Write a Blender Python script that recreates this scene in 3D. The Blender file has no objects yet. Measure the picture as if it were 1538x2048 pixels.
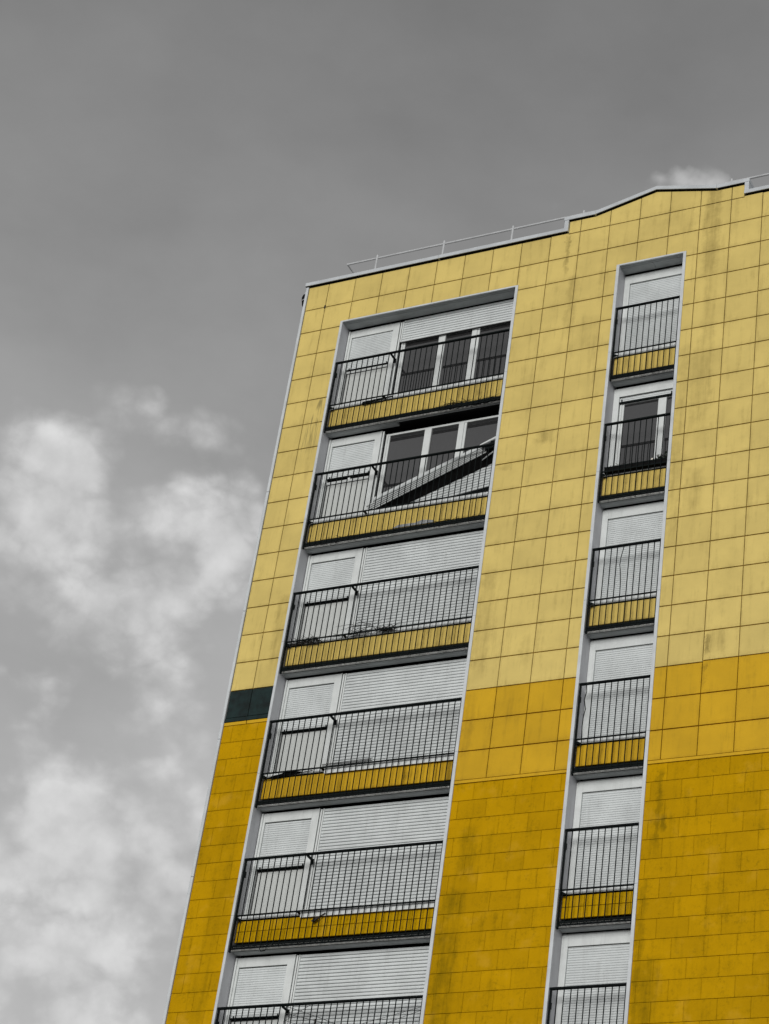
import bpy, math, random
from mathutils import Matrix, Vector
random.seed(7)
S = bpy.context.scene
COL = S.collection

# ------------------------------------------------------------------ camera
U = 0.6                       # height of one facade panel (m)
A = 1.0257952                 # panel width / panel height
ZT = 30.645583                # height of panel joint 0 above the ground
cam = bpy.data.cameras.new("camera")
cam.sensor_fit = 'HORIZONTAL'
cam.sensor_width = 36.0
cam.lens = 106.54
cam.clip_start = 0.1
cam.clip_end = 5000
co = bpy.data.objects.new("camera", cam)
COL.objects.link(co)
R_ = (0.893588852, 0.429122346, 0.131730690)
U_ = (0.144357036, -0.552588279, 0.820857624)
B_ = (0.425041185, -0.714492971, -0.555733556)
co.matrix_world = Matrix(((R_[0], U_[0], B_[0], 20.194997), (R_[1], U_[1], B_[1], -30.315872),
                          (R_[2], U_[2], B_[2], 1.6), (0, 0, 0, 1)))
S.camera = co

# ------------------------------------------------------------------ light, exposure
SUN_EL, SUN_AZ = math.radians(13), math.radians(172)      # azimuth clockwise from +Y
S.view_settings.view_transform = 'Standard'
S.view_settings.look = 'None'
S.view_settings.exposure = 0.25
S.view_settings.gamma = 1.0
S.view_settings.use_curve_mapping = False
sun = bpy.data.lights.new("sun", 'SUN')
sun.energy = 1.45
sun.angle = math.radians(28)
sun.color = (1.0, 0.985, 0.96)
so = bpy.data.objects.new("sun", sun)
COL.objects.link(so)
sd = Vector((math.sin(SUN_AZ) * math.cos(SUN_EL), math.cos(SUN_AZ) * math.cos(SUN_EL), math.sin(SUN_EL)))
so.rotation_euler = (-sd).to_track_quat('-Z', 'Y').to_euler()
so.location = (10, -40, 60)

S.cycles.max_bounces = 5
S.cycles.diffuse_bounces = 3
S.cycles.glossy_bounces = 3
W = bpy.data.worlds.new("World")
S.world = W
W.use_nodes = True


class NT:
    """tiny helper to write node graphs"""
    def __init__(s, tree):
        s.t = tree
        s.t.nodes.clear()

    def n(s, typ, **kw):
        nd = s.t.nodes.new(typ)
        for k, v in kw.items():
            setattr(nd, k, v)
        return nd

    def put(s, sock, v):
        if isinstance(v, bpy.types.NodeSocket):
            s.t.links.new(v, sock)
        elif v is not None:
            if sock.type == 'RGBA' and not hasattr(v, '__len__'):
                v = (v, v, v, 1)
            if sock.type == 'RGBA' and len(v) == 3:
                v = (*v, 1)
            sock.default_value = v

    def m(s, op, a, b=None, c=None, clamp=False):
        nd = s.n('ShaderNodeMath', operation=op, use_clamp=clamp)
        for i, v in enumerate((a, b, c)):
            s.put(nd.inputs[i], v)
        return nd.outputs[0]

    def vm(s, op, a, b=None):
        nd = s.n('ShaderNodeVectorMath', operation=op)
        s.put(nd.inputs[0], a)
        s.put(nd.inputs[1], b)
        return nd.outputs['Value'] if op == 'DOT_PRODUCT' else nd.outputs[0]

    def rng(s, v, a, b, c=0.0, d=1.0, smooth=True):
        nd = s.n('ShaderNodeMapRange', interpolation_type='SMOOTHSTEP' if smooth else 'LINEAR', clamp=True)
        for i, x in enumerate((v, a, b, c, d)):
            s.put(nd.inputs[i], x)
        return nd.outputs[0]

    def noise(s, vec, scale, detail=4, rough=0.5, dist=0.0):
        nd = s.n('ShaderNodeTexNoise')
        s.put(nd.inputs['Vector'], vec)
        nd.inputs['Scale'].default_value = scale
        nd.inputs['Detail'].default_value = detail
        nd.inputs['Roughness'].default_value = rough
        nd.inputs['Distortion'].default_value = dist
        return nd.outputs[0]

    def mix(s, f, a, b, mode='MIX'):
        nd = s.n('ShaderNodeMix', data_type='RGBA', blend_type=mode)
        s.put(nd.inputs['Factor'], f)
        s.put(nd.inputs[6], a)
        s.put(nd.inputs[7], b)
        return nd.outputs[2]


# sky: clear-sky radiance turned grey (the photograph keeps only the yellow), with grey-white clouds
w = NT(W.node_tree)
geo = w.n('ShaderNodeTexCoord').outputs['Generated']
D = w.vm('NORMALIZE', geo)
sky = w.n('ShaderNodeTexSky', sky_type='NISHITA')
sky.sun_disc = False
sky.sun_elevation = SUN_EL
sky.sun_rotation = SUN_AZ
sky.dust_density = 2.0
bw = w.n('ShaderNodeRGBToBW')
w.t.links.new(sky.outputs[0], bw.inputs[0])
sep = w.n('ShaderNodeSeparateXYZ')
w.t.links.new(D, sep.inputs[0])
el = sep.outputs[2]
# heaps of cloud: direction (x, y, z), half width in degrees, weight
CLOUDS = [(-0.5603, 0.6970, 0.4475, 0.88, 0.40), (-0.5190, 0.7236, 0.4549, 0.76, 0.45), (-0.5739, 0.6972, 0.4296, 0.88, 0.45),
          (-0.5093, 0.7373, 0.4439, 0.76, 0.45), (-0.5668, 0.7130, 0.4128, 0.88, 0.60), (-0.5065, 0.7227, 0.4703, 0.76, 0.40),
          (-0.5437, 0.6844, 0.4858, 0.76, 0.35), (-0.5546, 0.6787, 0.4814, 0.76, 0.30), (-0.5229, 0.7338, 0.4337, 0.63, 0.50),
          (-0.5531, 0.6236, 0.5525, 0.63, 0.68), (-0.5453, 0.6330, 0.5495, 0.63, 0.81), (-0.5372, 0.6417, 0.5474, 0.69, 1.22),
          (-0.5316, 0.6480, 0.5454, 0.50, 0.81), (-0.5150, 0.6378, 0.5728, 0.57, 0.74), (-0.5067, 0.6463, 0.5705, 0.63, 0.47),
          (-0.4951, 0.6589, 0.5663, 0.76, 0.41), (-0.4853, 0.6702, 0.5616, 0.76, 0.27), (-0.5631, 0.6300, 0.5348, 1.01, 1.00),
          (-0.5536, 0.6405, 0.5323, 0.88, 1.00), (-0.5586, 0.6442, 0.5224, 1.13, 0.80), (-0.5433, 0.6568, 0.5229, 0.88, 0.60),
          (-0.5668, 0.6444, 0.5134, 1.01, 0.50), (-0.5013, 0.6821, 0.5324, 0.88, 0.90), (-0.4885, 0.6907, 0.5332, 0.88, 1.20),
          (-0.4840, 0.6985, 0.5270, 0.76, 1.20), (-0.4956, 0.6934, 0.5230, 0.76, 1.00), (-0.5115, 0.6803, 0.5250, 0.76, 0.70),
          (-0.4892, 0.6848, 0.5401, 0.63, 0.60), (-0.5319, 0.6694, 0.5187, 0.88, 0.80), (-0.5279, 0.6785, 0.5108, 1.01, 0.70),
          (-0.5418, 0.6673, 0.5111, 0.76, 0.60), (-0.5135, 0.6884, 0.5122, 0.88, 0.60), (-0.5019, 0.7017, 0.5057, 1.01, 0.50),
          (-0.5211, 0.6943, 0.4963, 1.13, 0.35), (-0.5715, 0.6739, 0.4682, 0.63, 0.55), (-0.5691, 0.6816, 0.4599, 0.57, 0.50),
          (-0.5763, 0.6780, 0.4562, 0.63, 0.50), (-0.5270, 0.7021, 0.4788, 0.63, 0.67), (-0.5181, 0.7087, 0.4789, 0.63, 0.67),
          (-0.5363, 0.6977, 0.4749, 0.63, 0.38), (-0.5091, 0.7152, 0.4790, 0.76, 0.38), (-0.5405, 0.7193, 0.4365, 0.57, 1.08),
          (-0.5325, 0.7253, 0.4363, 0.44, 1.08), (-0.5554, 0.7144, 0.4257, 0.76, 0.84), (-0.5451, 0.7236, 0.4234, 0.63, 0.72),
          (-0.5205, 0.7438, 0.4192, 0.88, 1.43), (-0.5138, 0.7519, 0.4130, 0.76, 1.56), (-0.5251, 0.7474, 0.4070, 0.76, 1.17),
          (-0.5764, 0.7139, 0.3976, 1.01, 1.04), (-0.5626, 0.7241, 0.3989, 0.88, 1.04), (-0.5500, 0.7301, 0.4055, 0.88, 0.91),
          (-0.5737, 0.7228, 0.3851, 1.13, 1.04), (-0.5581, 0.7331, 0.3887, 1.01, 1.17), (-0.5368, 0.7474, 0.3914, 0.88, 1.56),
          (-0.5427, 0.7486, 0.3808, 1.01, 1.30), (-0.5277, 0.7519, 0.3952, 0.63, 1.17), (-0.5745, 0.7301, 0.3700, 1.26, 1.04),
          (-0.5538, 0.7455, 0.3709, 1.13, 0.91), (-0.5271, 0.7637, 0.3726, 0.88, 1.04), (-0.5787, 0.7383, 0.3464, 0.88, 1.43),
          (-0.5668, 0.7480, 0.3454, 0.76, 1.43), (-0.5836, 0.7305, 0.3547, 0.76, 0.91), (-0.5421, 0.7611, 0.3563, 1.01, 0.65),
          (-0.2696, 0.6778, 0.6840, 0.30, 1.90), (-0.2771, 0.6767, 0.6822, 0.28, 1.80), (-0.2845, 0.6758, 0.6800, 0.24, 1.60),
          (-0.2940, 0.6741, 0.6776, 0.20, 1.40), (-0.3267, 0.6675, 0.6691, 0.44, 0.45), (-0.3657, 0.6557, 0.6606, 0.50, 0.35),
          (-0.5746, 0.6899, 0.4404, 0.76, 0.50), (-0.5788, 0.7400, 0.3426, 1.01, 1.20), (-0.5618, 0.7538, 0.3408, 1.01, 1.20),
          (-0.5441, 0.7633, 0.3483, 0.88, 1.00)]
def shift(vec, scale, amount, detail=4):
    """push a direction about with noise"""
    t = w.n('ShaderNodeTexNoise')
    w.t.links.new(vec, t.inputs['Vector'])
    t.inputs['Scale'].default_value = scale
    t.inputs['Detail'].default_value = detail
    k = w.n('ShaderNodeVectorMath', operation='SCALE')
    w.t.links.new(w.vm('SUBTRACT', t.outputs['Color'], (0.5, 0.5, 0.5)), k.inputs[0])
    k.inputs['Scale'].default_value = amount
    return w.vm('ADD', vec, k.outputs[0])


DW = w.vm('NORMALIZE', shift(D, 16, 0.050, 6))
cov = 0.0
for x, y, z, r, wt in CLOUDS:
    dt = w.vm('DOT_PRODUCT', DW, Vector((x, y, z)).normalized())
    m = w.rng(dt, math.cos(math.radians(r * 2.3)), 1.0, 0.0, wt * 0.55)
    cov = w.m('ADD', cov, m) if cov != 0.0 else m
cov = w.m('SUBTRACT', 1.0, w.m('POWER', 2.718, w.m('MULTIPLY', cov, -1.15)))


def billow(vec):
    q = shift(w.vm('MULTIPLY', vec, (1.0, 1.0, 1.25)), 34, 0.012, 4)
    big = w.rng(w.noise(q, 26, 9, 0.56), 0.29, 0.71, -0.5, 0.5, False)
    vo = w.n('ShaderNodeTexVoronoi', feature='F1')
    w.t.links.new(q, vo.inputs['Vector'])
    vo.inputs['Scale'].default_value = 34
    vo.inputs['Detail'].default_value = 2
    vo.inputs['Roughness'].default_value = 0.55
    puff = w.m('SUBTRACT', 0.56, vo.outputs['Distance'])
    return w.m('ADD', w.m('MULTIPLY', big, 0.85), w.m('MULTIPLY', puff, 0.70))


f1 = billow(D)
fa = w.noise(D, 26, 5, 0.5)
fb_ = w.noise(w.vm('ADD', D, (-0.004, 0.006, 0.013)), 26, 5, 0.5)
f2 = w.rng(w.noise(w.vm('MULTIPLY', D, (1.0, 1.0, 1.8)), 6, 7, 0.55), 0.30, 0.70, -0.5, 0.5, False)
low = w.rng(el, 0.68, 0.34)                                     # more cloud towards the horizon
dens = w.m('ADD', w.m('MULTIPLY', cov, 1.06), w.m('MULTIPLY', f1, w.m('ADD', 0.18, w.m('ADD', w.m('MULTIPLY', cov, 0.62), w.m('MULTIPLY', low, 0.22)))))
dens = w.m('ADD', dens, w.m('MULTIPLY', f2, w.m('MULTIPLY', low, 0.22)))
dens = w.m('ADD', dens, w.rng(el, 0.47, 0.35, 0.0, 0.10))
cl = w.rng(dens, 0.17, 0.98)
grad = w.rng(el, 0.74, 0.36, 0.0, 1.0, False)
SKY_BASE = w.m('ADD', w.m('MULTIPLY', bw.outputs[0], 0.20), w.m('ADD', 1.36, w.m('MULTIPLY', grad, 2.3)))
SKY_BASE = w.m('ADD', SKY_BASE, w.m('MULTIPLY', f2, w.m('ADD', 0.46, w.m('MULTIPLY', grad, 0.6))))
lit = w.m('MULTIPLY', w.m('SUBTRACT', fa, fb_), 2.2)                                 # tops of the billows catch more light than their undersides
tone = w.m('ADD', w.m('MULTIPLY', lit, 2.2), w.m('ADD', 5.1, w.m('MULTIPLY', f1, 1.0)))
SKYV = w.m('ADD', w.m('MULTIPLY', SKY_BASE, w.m('SUBTRACT', 1.0, cl)), w.m('MULTIPLY', tone, cl))
comb = w.n('ShaderNodeCombineColor')
for i in range(3):
    w.t.links.new(SKYV, comb.inputs[i])
bg = w.n('ShaderNodeBackground')
bg.inputs['Strength'].default_value = 0.10
w.t.links.new(comb.outputs[0], bg.inputs['Color'])
w.t.links.new(bg.outputs[0], w.n('ShaderNodeOutputWorld').inputs[0])


# ------------------------------------------------------------------ materials
def X(v):
    return v * A * U


def Zj(j):
    return ZT - j * U


def new_mat(name):
    m = bpy.data.materials.new(name)
    m.use_nodes = True
    g = NT(m.node_tree)
    p = g.n('ShaderNodeBsdfPrincipled')
    g.t.links.new(p.outputs[0], g.n('ShaderNodeOutputMaterial').inputs[0])
    return m, g, p


def plain(name, col, rough=0.6, var=0.12, scale=3.0, streak=0.0, metallic=0.0, spec=0.5, dirtcol=(0.05, 0.05, 0.045)):
    """painted or bare surface with uneven wear"""
    m, g, p = new_mat(name)
    pos = g.n('ShaderNodeNewGeometry').outputs['Position']
    n1 = g.rng(g.noise(pos, scale, 6, 0.6), 0.3, 0.75, 1 + var, 1 - var)
    c = g.mix(1.0, (*col, 1), n1, 'MULTIPLY')
    if streak:
        sp = g.vm('MULTIPLY', pos, (14.0, 14.0, 0.9))
        st = g.m('MULTIPLY', g.rng(g.noise(sp, 1.0, 5, 0.65), 0.5, 0.78), streak)
        c = g.mix(st, c, (*dirtcol, 1))
    g.put(p.inputs['Base Color'], c)
    p.inputs['Roughness'].default_value = rough
    p.inputs['Metallic'].default_value = metallic
    p.inputs['Specular IOR Level'].default_value = spec
    return m


# weather stains on the facade: (v, half width, j top, j bottom, strength)
STAINS = [(13.42, 0.30, -1.9, 2.4, 0.62), (13.5, 0.26, 2.0, 9.0, 0.30), (8.62, 0.09, -0.95, 0.9, 0.85), (8.95, 0.22, 0.9, 3.6, 0.42),
          (10.05, 0.3, 0.9, 2.6, 0.28), (12.85, 0.22, 4.6, 12.5, 0.38), (13.32, 0.32, 4.8, 8.4, 0.38), (13.4, 0.35, 9.3, 11.6, 0.30),
          (7.35, 0.26, 11.9, 15.9, 0.40), (8.6, 0.35, 6.95, 7.6, 0.65), (7.4, 0.3, 8.02, 8.3, 0.55), (8.75, 0.2, 14.4, 15.5, 0.35),
          (14.12, 0.10, 15.1, 15.95, 0.95), (14.35, 0.3, 15.0, 15.9, 0.45), (14.06, 0.07, 16.0, 16.9, 0.85), (0.55, 0.25, 11.7, 14.9, 0.42),
          (9.6, 0.5, 2.7, 4.2, 0.22), (11.6, 0.5, -1.2, 0.2, 0.2), (12.3, 0.6, -1.3, 0.4, 0.22), (7.25, 0.2, 16.1, 18.9, 0.35),
          (7.45, 0.45, 22.3, 27, 0.55), (7.7, 0.35, 20.4, 22.2, 0.5), (13.05, 0.10, 19.2, 22, 0.6), (13.2, 0.09, 20.6, 21.2, 0.8),
          (12.8, 0.14, 22.5, 27, 0.5), (13.1, 0.35, 24.6, 26.9, 0.45), (0.2, 0.4, 18.5, 26, 0.2)]


def facade_mat(name, col, dirt, tile=False, grime=0.42):
    m, g, p = new_mat(name)
    pos = g.n('ShaderNodeNewGeometry').outputs['Position']
    sp = g.n('ShaderNodeSeparateXYZ')
    g.t.links.new(pos, sp.inputs[0])
    V = g.m('DIVIDE', sp.outputs[0], A * U)
    J = g.m('DIVIDE', g.m('SUBTRACT', ZT, sp.outputs[2]), U)
    rnd = g.n('ShaderNodeObjectInfo').outputs['Random']
    c = g.mix(1.0, (*col, 1), g.m('ADD', 0.93 if tile else 0.94, g.m('MULTIPLY', rnd, 0.14 if tile else 0.11)), 'MULTIPLY')
    # broad fading
    c = g.mix(1.0, c, g.rng(g.noise(pos, 1.3, 5, 0.6), 0.25, 0.75, 0.90, 1.07), 'MULTIPLY')
    # runs of dirt
    run = g.noise(g.vm('MULTIPLY', pos, (9.0, 9.0, 0.8)), 1.0, 6, 0.65)
    blot = g.noise(pos, 3.2, 6, 0.7)
    c = g.mix(g.m('MULTIPLY', g.rng(g.m('MULTIPLY', run, g.m('ADD', blot, 0.5)), 0.48, 0.85), grime if not tile else max(0.4, grime)), c, (*dirt, 1))
    tot = None
    jag = g.m('MULTIPLY', g.m('SUBTRACT', g.noise(pos, 5.0, 5, 0.7), 0.5), 0.5)
    Vj = g.m('ADD', V, jag)
    Jj = g.m('ADD', J, jag)
    for v0, hw, j0, j1, k in STAINS:
        a = g.rng(g.m('ABSOLUTE', g.m('SUBTRACT', Vj, v0)), hw * 1.15, hw * 0.35)
        b = g.m('MULTIPLY', g.rng(Jj, j0 - 0.1, j0 + 0.15), g.rng(Jj, j1, j1 - 0.45 * min(2.0, j1 - j0)))
        q = g.m('MULTIPLY', g.m('MULTIPLY', a, b), k)
        tot = q if tot is None else g.m('MAXIMUM', tot, q)
    tot = g.m('MULTIPLY', tot, g.rng(g.m('ADD', g.m('MULTIPLY', run, 0.6), g.m('MULTIPLY', blot, 0.5)), 0.36, 0.66, 0.15, 0.9))
    c = g.mix(tot, c, (*dirt, 1))
    if not tile:
        # thin grime round the edges of every sheet, heavier along its foot
        gen = g.n('ShaderNodeSeparateXYZ')
        g.t.links.new(g.n('ShaderNodeTexCoord').outputs['Generated'], gen.inputs[0])
        rim = g.m('MAXIMUM', g.rng(gen.outputs[2], 0.16, 0.0), g.m('MULTIPLY', g.rng(gen.outputs[2], 0.90, 1.0), 0.8))
        rim = g.m('MAXIMUM', rim, g.m('MULTIPLY', g.rng(g.m('ABSOLUTE', g.m('SUBTRACT', gen.outputs[0], 0.5)), 0.42, 0.50), 0.7))
        c = g.mix(g.m('MULTIPLY', g.m('MULTIPLY', rim, g.rng(g.noise(pos, 4.5, 6, 0.7), 0.36, 0.68)), 0.10 + grime * 0.5), c, (*dirt, 1))
        # a fan-shaped grey run beside the first column of panels
        t = g.m('SUBTRACT', J, 4.0)
        wv_ = g.m('DIVIDE', g.m('SUBTRACT', g.m('ADD', V, g.m('MULTIPLY', t, 0.10)), 0.52), g.m('ADD', 0.06, g.m('MULTIPLY', t, 0.16)))
        fan = g.m('MULTIPLY', g.rng(g.m('ABSOLUTE', wv_), 1.0, 0.6), g.m('MULTIPLY', g.rng(J, 3.95, 4.15), g.rng(J, 7.0, 4.6)))
        hair = g.rng(g.noise(g.vm('MULTIPLY', pos, (55.0, 0.0, 1.6)), 1.0, 2, 0.5), 0.50, 0.58)
        fan = g.m('MULTIPLY', fan, g.m('MAXIMUM', hair, g.rng(J, 4.55, 4.2, 0, 0.8)))
        c = g.mix(g.m('MULTIPLY', fan, 0.75), c, (0.16, 0.13, 0.05, 1))
        p.inputs['Roughness'].default_value = 0.62
        bumpn = g.noise(pos, 2.2, 3, 0.5)
        bs = 0.10
    else:
        # grime along the joints of each small tile
        gen = g.n('ShaderNodeSeparateXYZ')
        g.t.links.new(g.n('ShaderNodeTexCoord').outputs['Generated'], gen.inputs[0])
        edge = g.m('MAXIMUM', g.rng(g.m('ABSOLUTE', g.m('SUBTRACT', gen.outputs[2], 0.5)), 0.36, 0.52),
                   g.rng(g.m('ABSOLUTE', g.m('SUBTRACT', gen.outputs[0], 0.5)), 0.42, 0.52))
        gr = g.noise(pos, 16, 7, 0.7)
        spk = g.rng(gr, 0.47, 0.70)
        c = g.mix(g.m('MULTIPLY', g.m('MULTIPLY', edge, g.rng(gr, 0.35, 0.65)), 0.16), c, (*dirt, 1))
        c = g.mix(g.m('MULTIPLY', g.m('MULTIPLY', spk, g.rng(blot, 0.42, 0.66)), 0.48), c, (*dirt, 1))
        c = g.mix(g.m('MULTIPLY', g.rng(g.noise(pos, 2.6, 3, 0.5), 0.55, 0.75), 0.30), c, (col[0] * 1.25, col[1] * 1.3, col[2] * 6 + 0.03, 1))
        p.inputs['Roughness'].default_value = 0.7
        bumpn = g.noise(pos, 24, 6, 0.7)
        bs = 0.18
    bp_ = g.n('ShaderNodeBump')
    bp_.inputs['Strength'].default_value = bs
    bp_.inputs['Distance'].default_value = 0.02
    g.t.links.new(bumpn, bp_.inputs['Height'])
    g.t.links.new(bp_.outputs[0], p.inputs['Normal'])
    g.put(p.inputs['Base Color'], c)
    p.inputs['Specular IOR Level'].default_value = 0.04 if tile else 0.16
    return m


PALE = facade_mat('pale_yellow_cladding', (0.69, 0.53, 0.166), (0.26, 0.19, 0.05))
ORANGE = facade_mat('deep_yellow_cladding', (0.62, 0.365, 0.012), (0.22, 0.13, 0.008))
TILE = facade_mat('deep_yellow_tile', (0.505, 0.278, 0.0008), (0.13, 0.09, 0.001), True)
PALE_L = facade_mat('pale_yellow_ledge', (0.63, 0.465, 0.120), (0.20, 0.14, 0.035), False, 0.95)
ORANGE_L = facade_mat('deep_yellow_ledge', (0.58, 0.345, 0.012), (0.18, 0.11, 0.006), False, 0.85)
TILE_L = facade_mat('deep_yellow_ledge_tile', (0.50, 0.290, 0.0014), (0.13, 0.08, 0.002), True, 0.6)
DARKP = plain('blue_black_panel', (0.005, 0.015, 0.0145), 0.5, 0.7, 5.0, 0.35, spec=0.2, dirtcol=(0.018, 0.025, 0.03))
BACK = plain('ochre_backing', (0.50, 0.31, 0.010), 0.8)
WALL = plain('ochre_render', (0.44, 0.27, 0.012), 0.8, 0.2, 1.0, 0.2)
TRIM = plain('pale_grey_sheet_metal', (0.57, 0.595, 0.61), 0.45, 0.10, 3.0, 0.18)
JAMB = plain('lilac_grey_sheet_metal', (0.50, 0.505, 0.53), 0.5, 0.10, 1.5, 0.18)
SOFF = plain('grey_soffit_metal', (0.36, 0.38, 0.385), 0.5, 0.12, 2.0, 0.12)
CONC = plain('weathered_concrete', (0.46, 0.45, 0.43), 0.85, 0.25, 12.0, 0.35)
DARKIN = plain('dark_wall_and_shade', (0.02, 0.02, 0.02), 0.9, spec=0.1)  # near-black, also carries the shade of the shutter recesses
LIP = plain('pale_slab_edge', (0.80, 0.80, 0.77), 0.8, 0.30, 14.0, 0.5)
WHITE = plain('white_plastic_frame', (0.66, 0.685, 0.675), 0.45, 0.08, 3.0, 0.16)
SHUT = plain('white_shutter_slats', (0.62, 0.65, 0.648), 0.5, 0.10, 1.8, 0.22, dirtcol=(0.26, 0.26, 0.25))
SHADED_SHUT = plain('shaded_weathered_slats', (0.47, 0.49, 0.485), 0.55, 0.14, 3.0, 0.35, dirtcol=(0.18, 0.18, 0.17))  # greyer slat copy: shade of the downward-facing front put into the colour, plus dirt streaks
DOORP = plain('grey_white_door_panel', (0.60, 0.62, 0.60), 0.5, 0.05, 1.0, 0.08)
IRON = plain('blackened_green_iron', (0.003, 0.0052, 0.0052), 0.65, 0.5, 18.0, 0.0, spec=0.09)
BLACK = plain('black_grime_and_shade', (0.004, 0.004, 0.004), 0.85, 0.4, 9.0, spec=0.1)  # black things, and the painted shade in gaps and under the roof cap
RUBBER = plain('black_rubber_strip', (0.012, 0.012, 0.012), 0.6)
GALV = plain('galvanised_tube', (0.50, 0.51, 0.52), 0.4, 0.1, 5.0)
CAP = plain('zinc_roof_cap', (0.51, 0.535, 0.555), 0.45, 0.10, 2.5, 0.10)
TWIG = plain('dry_brown_twig', (0.022, 0.018, 0.014), 0.9)
LEAF = plain('dark_ivy_leaf', (0.016, 0.026, 0.016), 0.55, 0.4, 30)
BALLM = plain('white_rubber_ball', (0.75, 0.72, 0.64), 0.5)
PLAST = plain('bare_grey_plaster', (0.26, 0.27, 0.275), 0.9, 0.25, 10)
WIREM = plain('grey_wire', (0.06, 0.06, 0.06), 0.5)
GROUNDM = plain('grey_asphalt', (0.07, 0.07, 0.068), 0.9, 0.3, 0.5)

m, g, p = new_mat('dark_window_glass')
p.inputs['Base Color'].default_value = (0.030, 0.030, 0.031, 1)
p.inputs['Roughness'].default_value = 0.015
p.inputs['IOR'].default_value = 2.35
bn = g.n('ShaderNodeBump')
bn.inputs['Strength'].default_value = 0.06
bn.inputs['Distance'].default_value = 0.02
g.t.links.new(g.noise(g.n('ShaderNodeNewGeometry').outputs['Position'], 1.6, 2, 0.4), bn.inputs['Height'])
g.t.links.new(bn.outputs[0], p.inputs['Normal'])
GLASS = m


# ------------------------------------------------------------------ mesh helpers
class MB:
    def __init__(s):
        s.v = []
        s.f = []

    def raw(s, v, f):
        o = len(s.v)
        s.v += v
        s.f += [tuple(i + o for i in q) for q in f]
        return s

    def bx(s, x0, x1, y0, y1, z0, z1):
        return s.raw([(x0, y0, z0), (x1, y0, z0), (x1, y1, z0), (x0, y1, z0), (x0, y0, z1), (x1, y0, z1), (x1, y1, z1), (x0, y1, z1)],
                     [(0, 3, 2, 1), (4, 5, 6, 7), (0, 1, 5, 4), (1, 2, 6, 5), (2, 3, 7, 6), (3, 0, 4, 7)])

    def box(s, v0, v1, j0, j1, d0, d1):
        """facade units: v across, j downwards, d into the wall"""
        return s.bx(X(v0), X(v1), d0 * U, d1 * U, Zj(j1), Zj(j0))

    def prism(s, pts, d0, d1, ch=0.0):
        """outline in (v, j), anticlockwise as seen from the street with j down; optional chamfered front edge"""
        P = [(X(v), Zj(j)) for v, j in pts]
        ar = sum(P[i][0] * P[(i + 1) % len(P)][1] - P[(i + 1) % len(P)][0] * P[i][1] for i in range(len(P)))
        if ar < 0:
            P = P[::-1]
        n = len(P)
        rings = [[(x, d1 * U, z) for x, z in P]]
        if ch:
            rings.append([(x, d0 * U + ch, z) for x, z in P])
            Q = []
            for i in range(n):
                a, b, c = P[i - 1], P[i], P[(i + 1) % n]
                e1 = Vector((b[0] - a[0], b[1] - a[1])).normalized()
                e2 = Vector((c[0] - b[0], c[1] - b[1])).normalized()
                n1, n2 = Vector((-e1.y, e1.x)), Vector((-e2.y, e2.x))
                k = (n1 + n2)
                k = k / max(0.3, 1 + n1.dot(n2))
                Q.append((b[0] + k.x * ch, b[1] + k.y * ch))
            rings.append([(x, d0 * U, z) for x, z in Q])
        else:
            rings.append([(x, d0 * U, z) for x, z in P])
        o = [i * n for i in range(len(rings))]
        f = [tuple(range(n))[::-1] if False else tuple(range(n - 1, -1, -1))]
        for r in range(len(rings) - 1):
            for i in range(n):
                k = (i + 1) % n
                f.append((o[r] + i, o[r] + k, o[r + 1] + k, o[r + 1] + i))
        f.append(tuple(o[-1] + i for i in range(n)))
        return s.raw([q for r in rings for q in r], f)

    def tube(s, pts, r, n=6, r2=None):
        pts = [Vector(q) for q in pts]
        vs, fs = [], []
        for i, q in enumerate(pts):
            t = (pts[min(i + 1, len(pts) - 1)] - pts[max(i - 1, 0)]).normalized()
            a = t.cross(Vector((0, 0, 1)))
            if a.length < 0.1:
                a = t.cross(Vector((0, 1, 0)))
            a.normalize()
            b = t.cross(a)
            rr = r if r2 is None else r + (r2 - r) * i / (len(pts) - 1)
            for k in range(n):
                an = 2 * math.pi * k / n
                vs.append(tuple(q + a * math.cos(an) * rr + b * math.sin(an) * rr))
        for i in range(len(pts) - 1):
            for k in range(n):
                kk = (k + 1) % n
                fs.append((i * n + k, i * n + kk, (i + 1) * n + kk, (i + 1) * n + k))
        fs.append(tuple(range(n - 1, -1, -1)))
        fs.append(tuple((len(pts) - 1) * n + k for k in range(n)))
        return s.raw(vs, fs)

    def lathe(s, cx, cy, prof, n=20):
        vs, fs = [], []
        for r, z in prof:
            for k in range(n):
                a = 2 * math.pi * k / n
                vs.append((cx + r * math.cos(a), cy + r * math.sin(a), z))
        for i in range(len(prof) - 1):
            for k in range(n):
                kk = (k + 1) % n
                fs.append((i * n + k, i * n + kk, (i + 1) * n + kk, (i + 1) * n + k))
        fs.append(tuple(range(n - 1, -1, -1)))
        fs.append(tuple((len(prof) - 1) * n + k for k in range(n)))
        return s.raw(vs, fs)

    def mesh(s, name, mat):
        me = bpy.data.meshes.new(name)
        me.from_pydata(s.v, [], s.f)
        me.materials.append(mat)
        me.update()
        return me

    def make(s, name, mat, parent=None, **props):
        return put(name, s.mesh(name, mat), parent, **props)


def put(name, me, parent=None, loc=None, **props):
    o = bpy.data.objects.new(name, me)
    COL.objects.link(o)
    if parent is not None:
        o.parent = parent
    if loc is not None:
        o.location = loc
    for k, v in props.items():
        o[k] = v
    return o


def thing(name, label, cat, group=None):
    o = bpy.data.objects.new(name, None)
    COL.objects.link(o)
    o.empty_display_size = 0.2
    o['label'] = label
    o['category'] = cat
    if group:
        o['group'] = group
    return o


def pt(v, j, d):
    return Vector((X(v), d * U, Zj(j)))


# ------------------------------------------------------------------ ground and the tower's core
MB().bx(-1500, 1500, -1500, 1500, -0.5, 0).make('ground', GROUNDM, kind='structure')

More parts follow.
